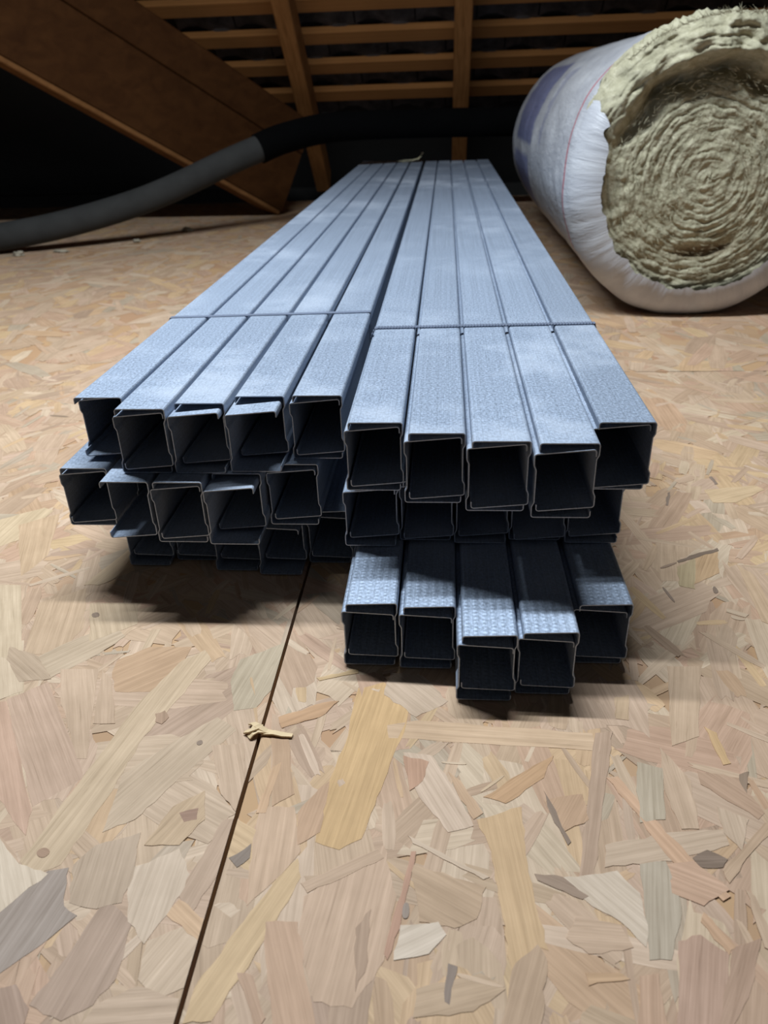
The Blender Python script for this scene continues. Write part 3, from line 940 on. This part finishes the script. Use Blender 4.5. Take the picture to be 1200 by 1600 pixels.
def film():
    NT, NS = 300, 110
    v, f, uv = [], [], []
    grid = []
    # path: far end centre -> far rim -> along the roll -> near shoulder -> turned in over the face
    def path(s):
        # returns radius, y
        R = RR + 0.0065
        if s < 0.10:  return (max(0.002, s / 0.10) * (R - 0.03), Y_BACK + 0.022)
        if s < 0.16:
            a = (s - 0.10) / 0.06 * math.pi / 2
            return (R - 0.03 + 0.03 * math.sin(a), Y_BACK - 0.008 + 0.03 * math.cos(a))
        if s < 0.80:
            t = (s - 0.16) / 0.64
            return (R, Y_BACK - 0.008 + (Y_FRONT + 0.052 - Y_BACK + 0.008) * t)
        a = (s - 0.80) / 0.20
        b = a * math.pi / 2 * 1.02
        return (R - 0.062 * (1 - math.cos(b)), Y_FRONT + 0.052 - 0.068 * math.sin(b))
    def s_end(th):
        # how far the film reaches at this angle: torn away over the top
        d = (th - math.radians(88) + math.pi) % (2 * math.pi) - math.pi      # 0 at the top
        ad = abs(d)
        jag = 0.006 * noise.noise(Vector((th * 9, 2, 1))) + 0.004 * noise.noise(Vector((th * 31, 5, 1)))
        left = d > 0
        w = math.radians(66 if left else 72)
        if ad < w - 0.22: return 0.793 + jag
        if ad < w: return 0.793 + (ad - (w - 0.22)) / 0.22 * 0.167 + jag
        notch = 0.035 * math.exp(-((ad - w - 0.06) / 0.07) ** 2)
        return 0.985 - notch + jag
    S = [i / (NS - 1) for i in range(NS)]
    for i, s0 in enumerate(S):
        for t in range(NT + 1):
            th = 2 * math.pi * (t % NT) / NT
            e = s_end(th)
            s = s0 * e if s0 > .16 else s0
            if s0 > .16: s = .16 + (s0 - .16) / .84 * (e - .16)
            r, y = path(s)
            ct, st = math.cos(th), math.sin(th)
            if 0.12 < s:
                wr = 0.0035 * noise.noise(Vector((ct * 3.0, y * 7, st * 3.0))) + 0.0028 * abs(noise.noise(Vector((th * 3 + y * 7, y * 16, 3.3)))) * 1.4
                low = max(0.0, -st)
                fold = max(0.0, (s - 0.84) / 0.16)
                wr += fold * (0.0032 * noise.noise(Vector((th * 16, s * 3, 7))) + 0.010 * low * noise.noise(Vector((th * 7 + s * 9, s * 9, 1.7))))
                r += max(-0.002, wr) + 0.006 * low * math.exp(-((y - 1.50) / .06) ** 2)
            z = RC.z + st * r
            if z < 0.0012: z = 0.0012
            v.append((RC.x + ct * r - RO.x, y - RO.y, z))
            uv.append(((th if t < NT else 2 * math.pi) / (2 * math.pi), y - 0.10 * max(0.0, math.sin(th)) * 0.55))
    W = NT + 1
    luv = []
    for i in range(NS - 1):
        for t in range(NT):
            q = (i * W + t, (i + 1) * W + t, (i + 1) * W + t + 1, i * W + t + 1)
            f.append(q); luv += [uv[k] for k in q]
    me = mesh('plastic_film', v, f, True)
    me.uv_layers.new(name='UVMap').data.foreach_set('uv', np.array(luv, dtype=np.float32).ravel())
    return me
link('plastic_film', film(), M['film'], roll)

# ============================================================ SMALL THINGS
def curl(name, base, pts_list, w, mat, parent=None):
    """a flat curled shaving along a list of points"""
    v, f = [], []
    for pts in pts_list:
        P = [Vector(p) for p in pts]
        b0 = len(v)
        for i, p in enumerate(P):
            d = (P[min(i + 1, len(P) - 1)] - P[max(i - 1, 0)]).normalized()
            s = d.cross(Vector((0.1, 0.2, 1))).normalized() * (w * (0.55 + 0.45 * math.sin(math.pi * (i + .5) / len(P))))
            n = s.cross(d).normalized() * 0.0005
            for q in (p + s + n, p - s + n, p - s - n, p + s - n): v.append(tuple(q - base))
        for i in range(len(P) - 1):
            for k in range(4):
                f.append((b0 + i * 4 + k, b0 + i * 4 + (k + 1) % 4, b0 + (i + 1) * 4 + (k + 1) % 4, b0 + (i + 1) * 4 + k))
        f.append((b0 + 3, b0 + 2, b0 + 1, b0)); e = b0 + (len(P) - 1) * 4; f.append((e, e + 1, e + 2, e + 3))
    o = link(name, mesh(name, v, f), mat, parent)
    o.location = base
    return o

b = Vector((-0.126, 0.380, 0.0))
spl = curl('wood_splinter', b, [
    [(-0.131, 0.386, .0008), (-0.128, 0.384, .003), (-0.125, 0.381, .0042), (-0.122, 0.380, .003), (-0.118, 0.379, .0012), (-0.112, 0.378, .0008)],
    [(-0.133, 0.378, .0008), (-0.129, 0.377, .0032), (-0.126, 0.378, .0048), (-0.124, 0.381, .0030), (-0.1235, 0.385, .001)],
    [(-0.129, 0.373, .0008), (-0.127, 0.375, .0030), (-0.124, 0.377, .0034), (-0.119, 0.3785, .0014)],
    [(-0.121, 0.3775, .0008), (-0.113, 0.3775, .0016), (-0.107, 0.3765, .0010), (-0.100, 0.376, .0008)],
], 0.0025, M['splinter'])
tag(spl, 'small curled yellow wood splinter lying on the dark floor joint', 'splinter')

def tuft(name, c, size, mat, label, seed, group=None):
    rnd = random.Random(seed)
    v, f = [], []
    nu, nv = 18, 10
    c = Vector(c)
    for i in range(nv + 1):
        ph = math.pi * i / nv
        for j in range(nu):
            th = 2 * math.pi * j / nu
            d = Vector((math.sin(ph) * math.cos(th), math.sin(ph) * math.sin(th), math.cos(ph)))
            k = 1 + 0.75 * fbm(tuple(d * 1.9 + Vector((seed, 0, 0))), 3)
            p = Vector((d.x * size[0], d.y * size[1], d.z * size[2])) * k
            p.z = max(p.z, -size[2] * 0.8)
            v.append((p.x, p.y, p.z + size[2] * 0.8))
    for i in range(nv):
        for j in range(nu):
            f.append((i * nu + j, (i + 1) * nu + j, (i + 1) * nu + (j + 1) % nu, i * nu + (j + 1) % nu))
    o = link(name, mesh(name, v, f, True), mat)
    o.location = c
    tag(o, label, 'wool tuft', group)
    return o
TOPZ = ROWZ[1] + HS + OFFS + 0.0003
b2 = Vector((-0.10, 2.93, TOPZ))
sc = curl('wool_scrap', b2, [
    [(-0.165, 2.93, TOPZ + .004), (-0.140, 2.935, TOPZ + .007), (-0.112, 2.93, TOPZ + .008), (-0.094, 2.935, TOPZ + .013), (-0.083, 2.94, TOPZ + .022), (-0.080, 2.945, TOPZ + .030)],
    [(-0.150, 2.90, TOPZ + .004), (-0.120, 2.915, TOPZ + .006), (-0.095, 2.925, TOPZ + .010), (-0.086, 2.93, TOPZ + .019)],
], 0.006, M['tuft_pale'])
tag(sc, 'pale yellow curled wool scrap on the far end of the studs', 'wool scrap')
G = 'wool tufts along the grey pipe'
tuft('wool_tuft', (-1.235, 2.235, 0.0), (0.018, 0.010, 0.007), M['tuft'], 'leftmost pale wool tuft on the floor before the pipe', 3, G)
tuft('wool_tuft', (-1.130, 2.285, 0.0), (0.022, 0.008, 0.004), M['tuft'], 'flat pale wool tuft second from left before the pipe', 5, G)
tuft('wool_tuft', (-0.955, 2.440, 0.0), (0.011, 0.008, 0.005), M['tuft'], 'small pale wool tuft third from left before the pipe', 8, G)
tuft('wool_tuft', (-0.855, 2.640, 0.0), (0.016, 0.009, 0.007), M['tuft'], 'rightmost pale wool tuft at the pipe shadow on the floor', 9, G)
